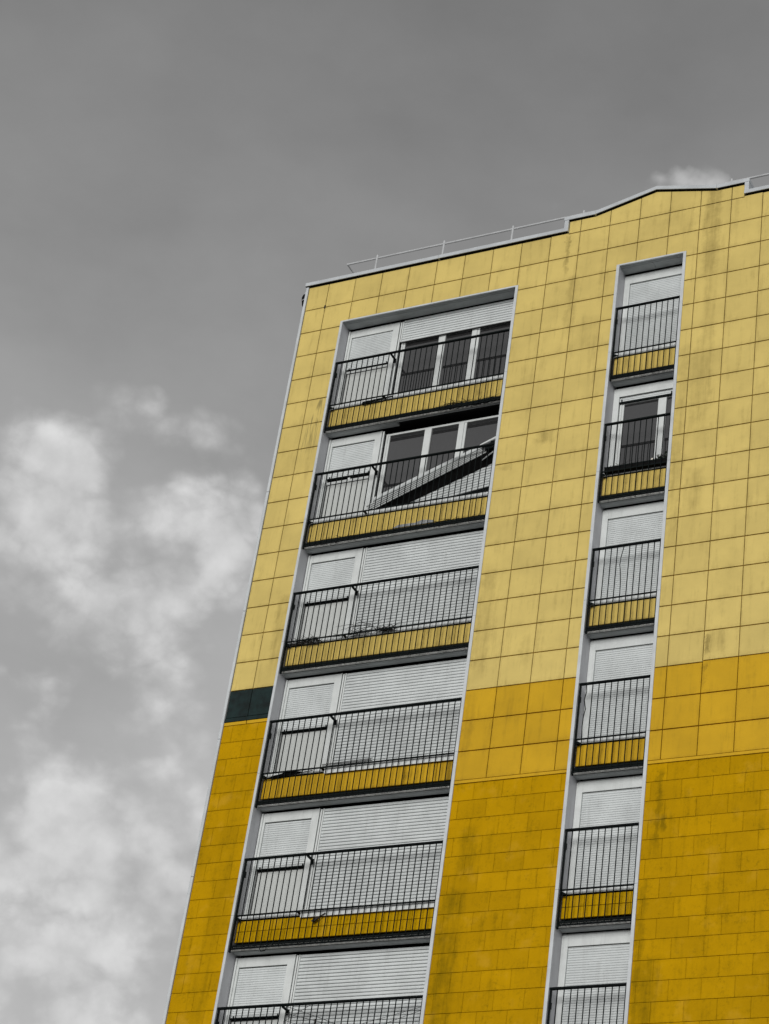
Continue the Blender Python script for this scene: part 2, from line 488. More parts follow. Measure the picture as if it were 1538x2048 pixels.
tower = thing('apartment_tower', 'tall apartment tower clad in pale and deep yellow panels with two window bays', 'building')
JB = 27.6                        # below this the wall is out of the picture: plain render
VR = 24.0                        # right end of the tower
core = MB()
core.box(-0.84, 0.74, -1.0, JB, 0.075, 0.95)
core.box(7.04, 10.40, -1.0, JB, 0.075, 0.95)
core.box(12.63, VR, -1.0, JB, 0.075, 0.95)
core.box(0.74, 7.04, -1.0, 0.82, 0.075, 0.95)
core.box(10.40, 12.63, -1.0, 0.82, 0.075, 0.95)
core.make('backing_wall', BACK, tower)
MB().box(-0.75, VR, -1.07, -1.0005, 0.056, 0.38).make('cap_shade_strip', BLACK, tower)  # black strip painted as the shadow line below the cap
body = MB()
body.box(-0.84, VR, -1.0, JB, 0.95, 18)
body.box(-0.84, VR, JB + 0.01, 51.07, 0.02, 18)
body.make('wall', WALL, tower)
for a, b in ((0.741, 7.039), (10.401, 12.629)):
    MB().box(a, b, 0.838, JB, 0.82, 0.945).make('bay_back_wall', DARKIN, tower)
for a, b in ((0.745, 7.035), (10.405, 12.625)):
    MB().box(a, b, 0.822, 0.836, 0.40, 0.818).make('shutter_recess_shade', DARKIN, tower)  # near-black lining stands in for the shade in the recess

BAYS = [(0.72, 7.06, 0.80), (10.38, 12.65, 0.80)]               # outer edges of the two bays: left, right, top
JW, JWH = 0.0105, 0.0165                                         # half a joint: upright, level


def cell(v0, v1, j0, j1):
    """panel outline: the rectangle less the bay it runs into"""
    v0, v1, j0, j1 = v0 + JW, v1 - JW, j0 + JWH, j1 - JWH
    for a, b, t in BAYS:
        if v1 <= a or v0 >= b or j1 <= t:
            continue
        la, lb, lt = v0 < a - 0.03, v1 > b + 0.03, j0 < t - 0.03
        if not lt:
            if la and lb:
                return None
            if la:
                v1 = a
            elif lb:
                v0 = b
            else:
                return None
        else:
            if not la and not lb:
                j1 = t
            elif la:
                return [(v0, j0), (v1, j0), (v1, t), (a, t), (a, j1), (v0, j1)]
            else:
                return [(v0, j0), (v1, j0), (v1, j1), (b, j1), (b, t), (v0, t)]
    return [(v0, j0), (v1, j0), (v1, j1), (v0, j1)]


def panel(pts, mat, name='panel', d0=0.0, ch=0.002, **kw):
    jit = random.uniform(-0.0022, 0.0022)
    return MB().prism(pts, d0 + jit, 0.077, ch).make(name, mat, tower, **kw)


VL = -0.755
VEND = 19
vcols = [(VL, 0.0)] + [(float(k), k + 1.0) for k in range(0, VEND)]
for (v0, v1) in vcols:
    for j in range(-1, 18):
        left, right = v1 <= 1.0, v0 >= 12
        j0, j1 = float(j), j + 1.0
        if left and j > 15:
            continue
        if j == -1 and not (8.5 < v0 < 14):
            j0 = -1.032
        mat = PALE if j < 16 else ORANGE
        nm = 'panel'
        if left and j == 15:
            mat, nm = DARKP, 'dark_panel'
            j1 = 15.96
        if v0 >= 14 and j == 15:
            j1 = 15.96
        if v0 >= 14 and j == 16:
            j0 = 15.96
        q = cell(v0, v1, j0, j1)
        if j == -1 and v0 in (8.0, 14.0):                       # stepped top beside the raised parapet
            a, b, c, e, f = v0 + JW, v1 - JW, -1.032, -1.0 + JWH, -JWH
            x = 8.60 if v0 == 8.0 else 14.41
            t0, t1 = (c, e) if v0 == 8.0 else (e, c)
            q = [(a, t0), (x, t0), (x, t1), (b, t1), (b, f), (a, f)]
        if q:
            panel(q, mat, nm)
    # the last row of large panels stops at a plain band
    if v0 >= 7 and not (v0 == 11.0):
        q = cell(v0, v1, 18.0, 18.93)
        if q:
            panel(q, ORANGE)
# raised parapet with a low gable
PROF = [(8.60, -1.517), (9.50, -1.517), (11.51, -2.025), (13.50, -1.517), (14.41, -1.517)]


def prof_j(v):
    for (a, b), (c, e) in zip(PROF, PROF[1:]):
        if a <= v <= c:
            return b + (e - b) * (v - a) / (c - a)
    return -1.517


for k in range(8, 15):
    v0, v1 = max(8.60, k), min(14.41, k + 1)
    top = [(v0 + JW, prof_j(v0 + JW))] + [q for q in PROF if v0 + 0.02 < q[0] < v1 - 0.02] + [(v1 - JW, prof_j(v1 - JW))]
    panel(top + [(v1 - JW, -1.0 - JWH), (v0 + JW, -1.0 - JWH)], PALE)
MB().box(-0.028, 0.022, -0.075, 0.055, -0.02, 0.0).make('clip', TWIG, tower)
# plain bands between the two kinds of cladding
for a, b, m in ((7.06, 10.38, ORANGE), (12.65, VEND, ORANGE)):
    MB().prism([(a + 0.002, 18.932), (b - 0.002, 18.932), (b - 0.002, 19.03), (a + 0.002, 19.03)], -0.012, 0.052, 0.004).make('band', m, tower)
MB().prism([(VL, 15.962), (0.715, 15.962), (0.715, 16.095), (VL, 16.095)], -0.012, 0.052, 0.004).make('band', DARKP, tower)
for a, b in ((VL, -0.012), (0.012, 0.715)):
    panel([(a, 16.105), (b, 16.105), (b, 16.215), (a, 16.215)], ORANGE, 'band')

# small tiles of the lower storeys
TJ, TV = 0.0058, 0.0026


def tile_rows(va, vb, jtop, hs, off, flip):
    j = jtop
    n = 0
    while j < JB - 0.3:
        h = hs[min(n, len(hs) - 1)]
        o = off + (0.426 if (n + flip) % 2 else 0.0)
        v = o - 0.852 * math.ceil((o - va) / 0.852)
        while v < vb:
            a, b = max(v + TV, va + 0.002), min(v + 0.852 - TV, vb - 0.002)
            if b - a > 0.03:
                jj = min(j + h, JB)
                panel([(a, j + TJ), (b, j + TJ), (b, jj - TJ), (a, jj - TJ)], TILE, 'tile', 0.006, 0.0012)
            v += 0.852
        j += h
        n += 1


tile_rows(VL, 0.715, 16.225, [0.572], -0.435, 0)
tile_rows(7.06, 10.38, 19.04, [0.535, 0.571], 7.678, 0)
tile_rows(12.65, 16.6, 19.04, [0.535, 0.571], 7.678, 1)
MB().box(16.61, VEND, 19.04, JB, 0.0, 0.052).make('tile_field', TILE, tower, kind='stuff')

# corner trim, roof cap
for j0, j1 in [(-1.05, 7.55), (7.56, 12.1), (12.11, 16.66), (16.67, 21.2), (21.21, 25.8), (25.81, JB)]:
    MB().prism([(-0.862, j0), (VL - 0.012, j0), (VL - 0.012, j1), (-0.862, j1)], -0.035, 0.4, 0.006).make('corner_trim', TRIM, tower)


def capstrip(pts, h=0.15, d1=0.55):
    top = [(v, j - h) for v, j in pts][::-1]
    return pts + top


CAPS = [[(-0.89, -1.068), (4.05, -1.068)], [(4.056, -1.068), (8.598, -1.068)], [(8.425, -1.552), (9.49, -1.552)],
        [(9.494, -1.552), (11.51, -2.066), (13.51, -1.552)], [(13.514, -1.552), (14.57, -1.552)], [(14.415, -1.068), (19.0, -1.068)]]
for i, q in enumerate(CAPS):
    MB().prism(capstrip(q), -0.088 - 0.004 * (i % 2), 0.42, 0.006).make('roof_cap', CAP, tower)
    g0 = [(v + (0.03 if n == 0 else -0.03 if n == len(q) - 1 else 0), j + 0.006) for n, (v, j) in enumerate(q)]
    MB().prism(g0 + [(v, j - 0.05) for v, j in g0][::-1], -0.070, 0.40).make('cap_shade_strip', BLACK, tower)  # added black filler, its colour is the shade beneath the cap
for a, b in ((8.447, 8.592), (14.418, 14.562)):
    MB().prism([(a, -1.555), (b, -1.555), (b, -1.215), (a, -1.215)], -0.078, 0.40, 0.005).make('roof_cap', CAP, tower)
par = MB().prism([(8.605, -1.075), (8.605, -1.54), (9.50, -1.54), (11.51, -2.05), (13.50, -1.54), (14.405, -1.54), (14.405, -1.075)], 0.058, 0.39)
par.make('parapet_wall', DARKIN, tower)
MB().box(-0.80, VR, -1.045, -1.0, 0.0551, 17.9).make('roof', CONC, tower)


# ------------------------------------------------------------------ bays
def slab(v0, v1, js, open_from=None):
    """balcony slab whose flat underside is at js: pale lip, drip groove, grey soffit"""
    lip = MB().box(v0, v1, js - 0.150, js - 0.030, 0.160, 0.215)
    o = MB().box(v0, v1, js - 0.095, js, 0.216, 0.252).box(v0, v1, js - 0.095, js - 0.02, 0.252, 0.264).box(v0, open_from or v1, js - 0.095, js, 0.264, 0.45)
    if open_from:                                               # lining fallen out with the shutter
        MB().box(open_from + 0.001, v1, js - 0.13, js - 0.075, 0.264, 0.419).make('shutter_recess_shade', DARKIN, tower)
    MB().box(v0, v1, js - 0.30, js - 0.12, 0.42, 0.815).make('shutter_recess_shade', DARKIN, tower)  # dark box blackens the cavity where shade would fall
    s = o.make('slab', SOFF, tower)
    lip.make('slab_lip', LIP, s)
    return s


def spandrel(v0, v1, hr, mat, tiled, first):
    j0, j1 = hr + 1.892, hr + 2.535
    v = first
    cuts = [v0 + 0.02]
    while v < v1 - 0.08:
        if v > v0 + 0.1:
            cuts.append(v)
        v += 0.426 if tiled else 1.0
    cuts.append(v1)
    for a, b in zip(cuts, cuts[1:]):
        rows = [(j0, j0 + 0.315), (j0 + 0.327, j1)] if tiled else [(j0, j1)]
        for p0, p1 in rows:
            MB().prism([(a + 0.006, p0), (b - 0.006, p0), (b - 0.006, p1), (a + 0.006, p1)], 0.20 + random.uniform(-0.003, 0.003), 0.25, 0.003).make('spandrel_panel', mat, tower)
    # dark backing behind the open joints
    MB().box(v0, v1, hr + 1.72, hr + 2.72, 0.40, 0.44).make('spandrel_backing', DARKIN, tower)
    # white board under the window
    fb = MB().box(v0 + 0.005, v1, hr + 1.69, hr + 1.836, 0.20, 0.222)
    MB().box(v0 + 0.006, v1 - 0.001, hr + 1.80, hr + 1.842, 0.2225, 0.399).make('seal_shade_strip', BLACK, tower)  # black strip paints the shade in the gap below the board
    f = fb.make('sill_board', WHITE, tower)
    for v in (v0 + 0.3, v1 - 0.14):
        MB().tube([pt(v, hr + 1.76, 0.198), pt(v, hr + 1.76, 0.205)], 0.008, 6).make('screw', RUBBER, f)


SLAT_P = 0.103


def slat_mesh(v0, v1, h=0.0905, name='slat', mat=None):
    """one roller slat at j = 0 (top), front at d = 0, gently bowed"""
    prof = [(0.022, 0.0), (0.006, 0.008), (0.0, 0.03), (0.0, h - 0.03), (0.006, h - 0.006), (0.022, h), (0.034, h), (0.034, 0.0)]
    n = len(prof)
    vs = [(X(v), d * U, -j * U) for v in (v0, v1) for d, j in prof]
    fs = [(i, (i + 1) % n, n + (i + 1) % n, n + i) for i in range(n)] + [tuple(range(n - 1, -1, -1)), tuple(range(n, 2 * n))]
    return MB().raw(vs, fs).mesh(name, mat or SHUT)


def fine_slats(v0, v1, j0, j1, d, parent, pitch=0.0705):
    """narrow slats of the small shutters, too fine to pick apart"""
    b = MB()
    j = j1
    while j > j0:
        t = max(j0, j - pitch + 0.0045)
        b.prism([(v0, t), (v1, t), (v1, j), (v0, j)], d, d + 0.03, 0.006)
        j -= pitch
    return b.make('slats', SHUT, parent, kind='stuff')


MAIN_SLAT = slat_mesh(2.845, 6.99)


def main_shutter(jt, jb):
    s = MB().box(2.80, 2.842, jt, jb, 0.47, 0.53).make('shutter', WHITE, tower)      # guide rail
    n = 0
    j = jb
    if jb < jt + 1.2:
        MB().box(2.845, 6.99, jb, jb + 0.03, 0.485, 0.525).make('shutter_bar', RUBBER, s)
    while j - SLAT_P > jt - 0.09:
        put('slat', MAIN_SLAT, s, (0, 0.49 * U, Zj(j - SLAT_P)))
        j -= SLAT_P
        n += 1
    return s


def door(hr, shut_j, style):
    jt, jb = hr - 1.665, hr + 2.5
    f = MB()
    f.box(0.82, 0.875, jt, jb, 0.455, 0.60)                    # outer frame, two steps
    f.box(0.879, 0.945, jt, jb, 0.49, 0.60)
    f.box(0.947, 2.455, jt, hr - 1.385, 0.49, 0.60)            # shutter head
    f.box(2.457, 2.665, jt, jb, 0.49, 0.60)
    f.box(2.667, 2.69, jt, jb, 0.475, 0.60)
    o = f.make('balcony_door', WHITE, tower)
    MB().box(0.95, 2.453, hr - 1.384, hr - 1.355, 0.545, 0.60).make('shutter_slot', BLACK, o)
    fine_slats(0.95, 2.452, hr - 1.36, shut_j, 0.525, o)
    bar = MB().box(0.955, 2.45, shut_j + 0.004, shut_j + 0.05, 0.495, 0.56)
    for v in (1.03, 2.40):
        bar.box(v, v + 0.03, shut_j - 0.05, shut_j + 0.02, 0.485, 0.505)
    bar.make('shutter_bar', IRON, o)
    pj = hr + 0.19
    if style == 'gap':                                          # glazing shows under the shutter
        MB().box(0.96, 2.45, shut_j + 0.055, hr + 0.03, 0.575, 0.59).make('pane', GLASS, o)
        MB().box(1.66, 1.76, shut_j + 0.052, hr + 0.03, 0.54, 0.60).make('mullion', WHITE, o)
        pj = hr + 0.125
        MB().box(0.96, 2.452, hr + 0.03, pj, 0.53, 0.60).make('rail', WHITE, o)
    elif shut_j < hr + 0.05:
        pj = hr + 0.125
        MB().box(0.96, 2.452, shut_j + 0.055, pj, 0.53, 0.60).make('rail', WHITE, o)
    MB().box(0.955, 2.45, pj + 0.003, pj + 0.022, 0.535, 0.60).make('seal_shade_strip', RUBBER, o)
    MB().box(0.955, 0.985, pj + 0.03, jb, 0.555, 0.60).make('seal_shade_strip', RUBBER, o)
    MB().prism([(0.99, pj + 0.024), (2.448, pj + 0.024), (2.448, jb), (0.99, jb)], 0.535, 0.60, 0.008).make('door_panel', DOORP, o)
    return o


def window(v0, v1, jt, jb, mulls, d=0.56):
    """white frame, panes, mullions given as (v0, v1, split)"""
    f = MB()
    f.box(v0, v1, jt, jt + 0.07, d, d + 0.08)
    f.box(v0, v1, jb - 0.10, jb, d, d + 0.08)
    f.box(v0, v0 + 0.06, jt + 0.0701, jb - 0.1001, d, d + 0.08)
    f.box(v0 + 0.066, v0 + 0.13, jt + 0.0701, jb - 0.1001, d + 0.012, d + 0.08)
    o = f.make('window', WHITE, tower)
    edges = [v0 + 0.131]
    for a, b, sp in mulls:
        mm = MB()
        if sp:
            mm.box(a, b - 0.085, jt + 0.0702, jb - 0.1002, d - 0.006, d + 0.08)
            mm.box(b - 0.078, b, jt + 0.0702, jb - 0.1002, d + 0.012, d + 0.08)
        else:
            mm.box(a, b, jt + 0.0702, jb - 0.1002, d - 0.006, d + 0.08)
        mm.make('mullion', WHITE, o)
        edges += [a, b]
    edges.append(v1)
    for a, b in zip(edges[::2], edges[1::2]):
        MB().box(a, b, jt + 0.0703, jb - 0.1003, d + 0.045 + random.uniform(0, 0.004), d + 0.06).make('pane', GLASS, o)
    return o


HR = [2.575 + 4.545 * k for k in range(6)]
# trims and jambs, one length per storey
for va, vb, vi0, vi1 in ((0.72, 7.06, 0.80, 6.968), (10.38, 12.65, 10.473, 12.558)):
    js = [0.80] + [h + 1.79 for h in HR[:-1]] + [HR[-1] + 1.79, JB]
    for a, b in zip(js, js[1:]):
        for e0, e1 in ((va, vi0), (vi1, vb)):
            jb_ = MB().box(e0, e1, a + 0.004, b - 0.004, -0.03, 0.012).make('bay_trim', TRIM, tower)
            MB().box(e0, e1 - 0.0, a + 0.006, b - 0.006, 0.0125, 0.82).make('jamb', JAMB, jb_)
    t = MB().box(vi0 + 0.001, vi1 - 0.001, 0.80, 0.856, -0.03, 0.012).make('bay_trim', TRIM, tower)
    mid = (vi0 + vi1) / 2
    for e0, e1 in ((vi0 + 0.001, mid - 0.004), (mid + 0.004, vi1 - 0.001)):
        MB().box(e0, e1, 0.80, 0.853, 0.0125, 0.06).box(e0, e1, 0.80, 0.838, 0.06, 0.072).box(e0, e1, 0.80, 0.853, 0.072, 0.13).box(
            e0, e1, 0.80, 0.838, 0.13, 0.142).box(e0, e1, 0.80, 0.853, 0.142, 0.45).make('soffit_liner', SOFF, t)

for k, hr in enumerate(HR):
    mat = PALE_L if k < 3 else (ORANGE_L if k == 3 else TILE_L)
    tiled = k >= 4
    # wide bay
    if k:
        slab(0.806, 6.962, hr - 1.72, 3.3 if k == 1 else None)
        slab(10.479, 12.552, hr - 1.72)
    spandrel(0.81, 6.962, hr, mat, tiled, 1.36 if not tiled else 1.1)
    spandrel(10.483, 12.552, hr, mat, tiled, 11.56 if not tiled else 10.7)
    if k == 0:
        door(hr, hr - 0.02, 'shut')
    elif k == 1:
        door(hr, hr - 0.10, 'gap')
    else:
        door(hr, hr + 0.115, 'shut')
    MB().box(2.735, 2.785, hr - 1.62, hr + 2.5, 0.46, 0.475).box(2.735, 2.75, hr - 1.62, hr + 2.5, 0.475, 0.60).make('frame_angle', WHITE, tower)
    if k == 0:
        main_shutter(hr - 1.64, hr - 0.775)
        window(2.82, 6.99, hr - 1.45, hr + 1.85, [(4.17, 4.40, False), (5.34, 5.60, True)])
    elif k == 1:
        window(2.82, 6.99, hr - 1.55, hr + 1.85, [(4.17, 4.40, False), (5.34, 5.60, True)])
    else:
        main_shutter(hr - 1.64, hr + 1.75)
    if k in (3, 4):
        s = MB()
        s.box(2.83, 6.94, hr + 1.705, hr + 1.745, 0.12, 0.30).box(2.83, 6.94, hr + 1.745, hr + 1.945, 0.12, 0.135)
        s.make('sill_tray', WHITE, tower)
    # narrow bay
    if k == 1:
        f = MB()
        f.box(10.48, 10.66, hr - 1.66, hr + 2.5, 0.49, 0.60)
        f.box(10.662, 12.60, hr - 1.66, hr - 1.345, 0.49, 0.60)
        o = f.make('balcony_window', WHITE, tower)
        fine_slats(10.665, 12.60, hr - 1.31, hr - 1.16, 0.53, o)
        MB().box(10.665, 12.60, hr - 1.343, hr - 1.315, 0.545, 0.60).make('shutter_slot', RUBBER, o)
        bar = MB().box(10.67, 12.60, hr - 1.157, hr - 1.09, 0.51, 0.56)
        for v in (10.73, 12.30):
            bar.box(v, v + 0.03, hr - 1.24, hr - 1.13, 0.50, 0.52)
        bar.make('shutter_bar', IRON, o)
        window(10.68, 12.62, hr - 1.15, hr + 1.95, [(11.90, 12.15, False)])
    else:
        f = MB()
        f.box(10.48, 10.66, hr - 1.655, hr + 2.5, 0.49, 0.60)
        f.box(10.662, 12.60, hr - 1.655, hr - 1.345, 0.49, 0.60)
        f.box(10.482, 12.60, hr - 1.715, hr - 1.66, 0.53, 0.60)
        o = f.make('balcony_window', WHITE, tower)
        MB().box(10.665, 12.60, hr - 1.343, hr - 1.315, 0.545, 0.60).make('shutter_slot', RUBBER, o)
        fine_slats(10.665, 12.60, hr - 1.32, hr + 1.72, 0.525, o)


# ------------------------------------------------------------------ railings
def rail_tube(v0, v1, j0, j1, d0, d1):
    """flat bar with rounded corners"""
    b = MB()
    cy, cz = (d0 + d1) / 2 * U, (Zj(j0) + Zj(j1)) / 2
    hy, hz = (d1 - d0) / 2 * U, (Zj(j0) - Zj(j1)) / 2
    c = min(hy, hz) * 0.5
    pr = [(-hy, -hz + c), (-hy, hz - c), (-hy + c, hz), (hy - c, hz), (hy, hz - c), (hy, -hz + c), (hy - c, -hz), (-hy + c, -hz)]
    vs = [(X(v), cy + y, cz + z) for v in (v0, v1) for y, z in pr]
    return b.raw(vs, [(i, (i + 1) % 8, 8 + (i + 1) % 8, 8 + i) for i in range(8)] + [tuple(range(7, -1, -1)), tuple(range(8, 16))])


BAR_ME = MB().bx(-0.0068, 0.0068, -0.0068, 0.0068, -(2.80) * U, -0.06 * U).mesh('bar', IRON)


def bent_bar(v, hr, kinks, par):
    """kinks: (j below handrail, sideways shift)"""
    q = [(0.06, 0.0)] + kinks + [(2.80, 0.0)]
    MB().tube([pt(v + s, hr + j, 0.022) for j, s in q], 0.0085, 4).make('bar', IRON, par)


def railing(v0, v1, hr, n, label, bent=None, wide=True):
    t = thing('balcony_railing', label, 'railing', 'balcony railings on the two bays')
    rail_tube(v0 + 0.01, v1 - 0.005, hr, hr + 0.072, -0.022, 0.062).make('handrail', IRON, t)
    MB().box(v0 + 0.015, v0 + 0.058, hr + 0.05, hr + 2.90, -0.005, 0.06).make('post', IRON, t)
    MB().box(v1 - 0.036, v1 - 0.006, hr + 0.05, hr + 2.90, 0.0, 0.05).make('post', IRON, t)
    MB().box(v0 + 0.06, v1 - 0.038, hr + 1.762, hr + 1.81, 0.034, 0.052).make('mid_rail', IRON, t)
    MB().box(v0 + 0.06, v1 - 0.038, hr + 2.685, hr + 2.745, 0.030, 0.066).box(v0 + 0.02, v1 - 0.02, hr + 2.765, hr + 2.812, 0.03, 0.070).make('bottom_rail', IRON, t)
    MB().box(v0 + 0.0, v0 + 0.03, hr + 0.36, hr + 0.54, 0.055, 0.17).make('bracket', IRON, t)
    MB().prism([(v0 + 0.03, hr + 1.80), (v0 + 0.20, hr + 1.90), (v0 + 0.03, hr + 1.93)], 0.055, 0.08).make('bracket', IRON, t)
    if wide:
        MB().box(2.775, 2.83, hr + 0.05, hr + 0.10, 0.03, 0.34).box(2.765, 2.84, hr + 0.03, hr + 0.20, 0.335, 0.36).make('stay', IRON, t)
        MB().box(2.74, 2.80, hr + 1.77, hr + 1.815, 0.05, 0.20).make('stay', IRON, t)
    for i in range(1, n):
        v = v0 + 0.03 + (v1 - v0 - 0.055) * i / n
        if bent and i in bent:
            bent_bar(v, hr, bent[i], t)
        else:
            put('bar', BAR_ME, t, (X(v) + random.uniform(-0.002, 0.002), 0.022 * U, Zj(hr)))
    return t


WIDE = ['long black railing of the topmost wide balcony, below a half-raised white shutter',
        'long black railing in front of the collapsed white roller shutter',
        'long black railing with a bundle of dry twigs on the ledge behind it',
        'long black railing level with the dark blue-black wall panels, grey mesh strip on its ledge',
        'long black railing in front of the tiled deep yellow ledge on the wide bay',
        'lowest long black railing with thin wires strung behind it']
NARROW = ['short black railing of the topmost narrow window, under the gabled parapet',
          'short black railing with a planter and dark ivy behind it',
          'short black railing with one bar bent near the middle',
          'short black railing whose first upright bar is wavy',
          'short black railing in front of the tiled deep yellow ledge on the narrow bay',
          'lowest short black railing, cut off by the bottom of the picture']
for k, hr in enumerate(HR):
    railing(0.81, 6.966, hr, 32, WIDE[k])
    bent = None
    if k == 2:
        bent = {5: [(0.12, 0.0), (0.45, -0.06), (0.7, -0.075), (0.95, -0.04), (1.3, -0.01), (1.7, 0.0)]}
    if k == 3:
        bent = {1: [(0.3, 0.02), (0.55, -0.03), (0.85, 0.03), (1.1, -0.01), (1.4, -0.02), (1.7, 0.0)]}
    railing(10.483, 12.556, hr, 11, NARROW[k], bent, False)

# ------------------------------------------------------------------ guard rail on the roof
gr = thing('guard_rail', 'thin galvanised guard rail along the roof edge behind the parapet cap', 'guard rail')
jr = -2.745
MB().tube([(X(-0.07), 7.0, Zj(jr)), pt(-0.07, jr, 1.0), pt(19, jr, 1.0)], 0.023, 8).make('top_rail', GALV, gr)
for i in range(8):
    v = 1.08 + 2.505 * i
    MB().tube([pt(v, jr - 0.1, 0.97), pt(v, -0.98, 0.97)], 0.023, 8).make('post', GALV, gr)
for y in (2.4, 3.9, 5.4):
    MB().tube([(X(-0.09), y, Zj(jr)), (X(-0.09), y, Zj(-0.98))], 0.019, 8).make('post', GALV, gr)

# round fixture under the roof corner, on the side wall
lamp = thing('wall_fixture', 'round black fixture with a grey hood at the roof corner of the tower', 'wall fixture')
cx, cy = X(-0.985), 0.22
z = Zj(-0.95)
MB().lathe(cx, cy, [(0.0, z - 0.30), (0.07, z - 0.27), (0.10, z - 0.20), (0.11, z - 0.13)]).make('bowl', BLACK, lamp)
MB().lathe(cx, cy, [(0.113, z - 0.128), (0.113, z - 0.11)]).make('ring', GALV, lamp)
MB().lathe(cx, cy, [(0.118, z - 0.108), (0.128, z - 0.03), (0.115, z + 0.02)]).make('drum', BLACK, lamp)
MB().lathe(cx, cy, [(0.112, z + 0.022), (0.07, z + 0.14), (0.03, z + 0.22), (0.0, z + 0.24)]).make('hood', CAP, lamp)
MB().bx(cx, X(-0.84), cy - 0.03, cy + 0.03, z - 0.05, z + 0.02).make('arm', BLACK, lamp)

# ------------------------------------------------------------------ the collapsed roller shutter, second storey from the top
hr = HR[1]
fs = thing('roller_shutter', 'collapsed white roller shutter hanging askew across the dark window', 'shutter')


def beam(name, mat, pts_l, pts_r, parent):
    """solid between two matching end outlines, each a list of (v, j, d)"""
    n = len(pts_l)
    vs = [tuple(pt(*q)) for q in pts_l + pts_r]
    return MB().raw(vs, [(i, (i + 1) % n, n + (i + 1) % n, n + i) for i in range(n)] + [tuple(range(n - 1, -1, -1)), tuple(range(n, 2 * n))]).make(name, mat, parent)


def lerp(a, b, t):
    return tuple(x + (y - x) * t for x, y in zip(a, b))


# rounded top tube of the casing
L0, R0 = (2.80, 8.20, 0.35), (6.45, 6.745, 0.35)


def off(q, dj, dd):
    return (q[0] + dj * 0.25, q[1] + dj, q[2] + dd)


tube = [(0.0, 0.07), (-0.01, 0.03), (0.02, -0.015), (0.07, -0.03), (0.12, -0.025), (0.150, -0.005), (0.155, 0.07)]
beam('casing', SHUT, [off(L0, *q) for q in tube], [off(R0, *q) for q in tube], fs)


def front(v, t):
    """the sloping slatted front: t = 0 at its top edge, 1 at its lower edge"""
    a = 8.035 - 0.398 * (v - 3.7)
    b_ = 8.50 - 0.418 * (v - 3.7)
    return (v, a + (b_ - a) * t, 0.335 - 0.145 * t)


for i in range(4):
    t0, t1 = i / 4 + 0.055, (i + 1) / 4 - 0.040
    vl, vr = 2.66 + 0.07 * i, 6.36 + 0.075 * i
    ends = []
    for v in (vl, vr):
        p0, pm, pn, p1 = front(v, t0), front(v, t0 + 0.05), front(v, t1 - 0.05), front(v, t1)
        ends.append([p0, (pm[0], pm[1], pm[2] - 0.010), (pn[0], pn[1], pn[2] - 0.010), p1, (p1[0], p1[1], p1[2] + 0.03), (p0[0], p0[1], p0[2] + 0.03)])
    beam('slat', SHADED_SHUT, ends[0], ends[1], fs)
# black sheet stands in for the shade in the casing's open underside
beam('casing_shade', BLACK, [(2.80, 8.84, 0.21), (2.80, 8.52, 0.36), (2.80, 8.50, 0.40), (2.80, 9.0, 0.47), (2.80, 9.02, 0.46)],
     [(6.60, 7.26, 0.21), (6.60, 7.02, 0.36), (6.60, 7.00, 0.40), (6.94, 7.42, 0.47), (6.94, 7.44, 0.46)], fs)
# loose strips at the high end
beam('end_strip', WHITE, [(6.30, 6.84, 0.30), (6.30, 6.92, 0.26), (6.30, 6.93, 0.30)], [(6.84, 6.60, 0.30), (6.84, 6.72, 0.26), (6.84, 6.74, 0.30)], fs)
beam('end_strip', SHUT, [(6.45, 7.50, 0.25), (6.45, 7.54, 0.22), (6.45, 7.55, 0.25)], [(6.92, 7.16, 0.22), (6.92, 7.22, 0.19), (6.92, 7.24, 0.22)], fs)
beam('end_strip', SHUT, [(6.66, 7.05, 0.25), (6.66, 7.10, 0.22), (6.66, 7.11, 0.25)], [(6.93, 6.90, 0.22), (6.93, 6.97, 0.19), (6.93, 6.98, 0.22)], fs)
beam('end_bracket', IRON, [(6.52, 7.02, 0.18), (6.56, 7.22, 0.18), (6.56, 7.22, 0.34), (6.52, 7.02, 0.34)], [(6.72, 6.93, 0.18), (6.80, 7.14, 0.18), (6.80, 7.14, 0.34), (6.72, 6.93, 0.34)], fs)
beam('end_bracket', IRON, [(6.70, 6.86, 0.2), (6.70, 6.98, 0.2), (6.70, 6.98, 0.3)], [(6.82, 6.84, 0.2), (6.80, 7.06, 0.2), (6.80, 7.06, 0.3)], fs)
# the part of the curtain that still hangs below, its slats out of level
for i in range(9):
    vl = 3.17 + 0.417 * i + 0.06
    jl, jr2 = [8.51 - 0.1 * i - 0.13 * (v - 5.67) for v in (vl, 6.99)]
    beam('slat', SHUT, [(vl, jl - 0.086, 0.495), (vl, jl - 0.07, 0.48), (vl, jl - 0.015, 0.48), (vl, jl, 0.495), (vl, jl, 0.52), (vl, jl - 0.086, 0.52)],
         [(6.99, jr2 - 0.086, 0.495), (6.99, jr2 - 0.07, 0.48), (6.99, jr2 - 0.015, 0.48), (6.99, jr2, 0.495), (6.99, jr2, 0.52), (6.99, jr2 - 0.086, 0.52)], fs)
beam('bottom_bar', IRON, [(3.6, 8.83, 0.49), (3.6, 8.87, 0.49), (3.6, 8.87, 0.51)], [(6.99, 8.355, 0.49), (6.99, 8.395, 0.49), (6.99, 8.395, 0.51)], fs)

# ------------------------------------------------------------------ odds and ends on the ledges
rnd = random.Random(3)


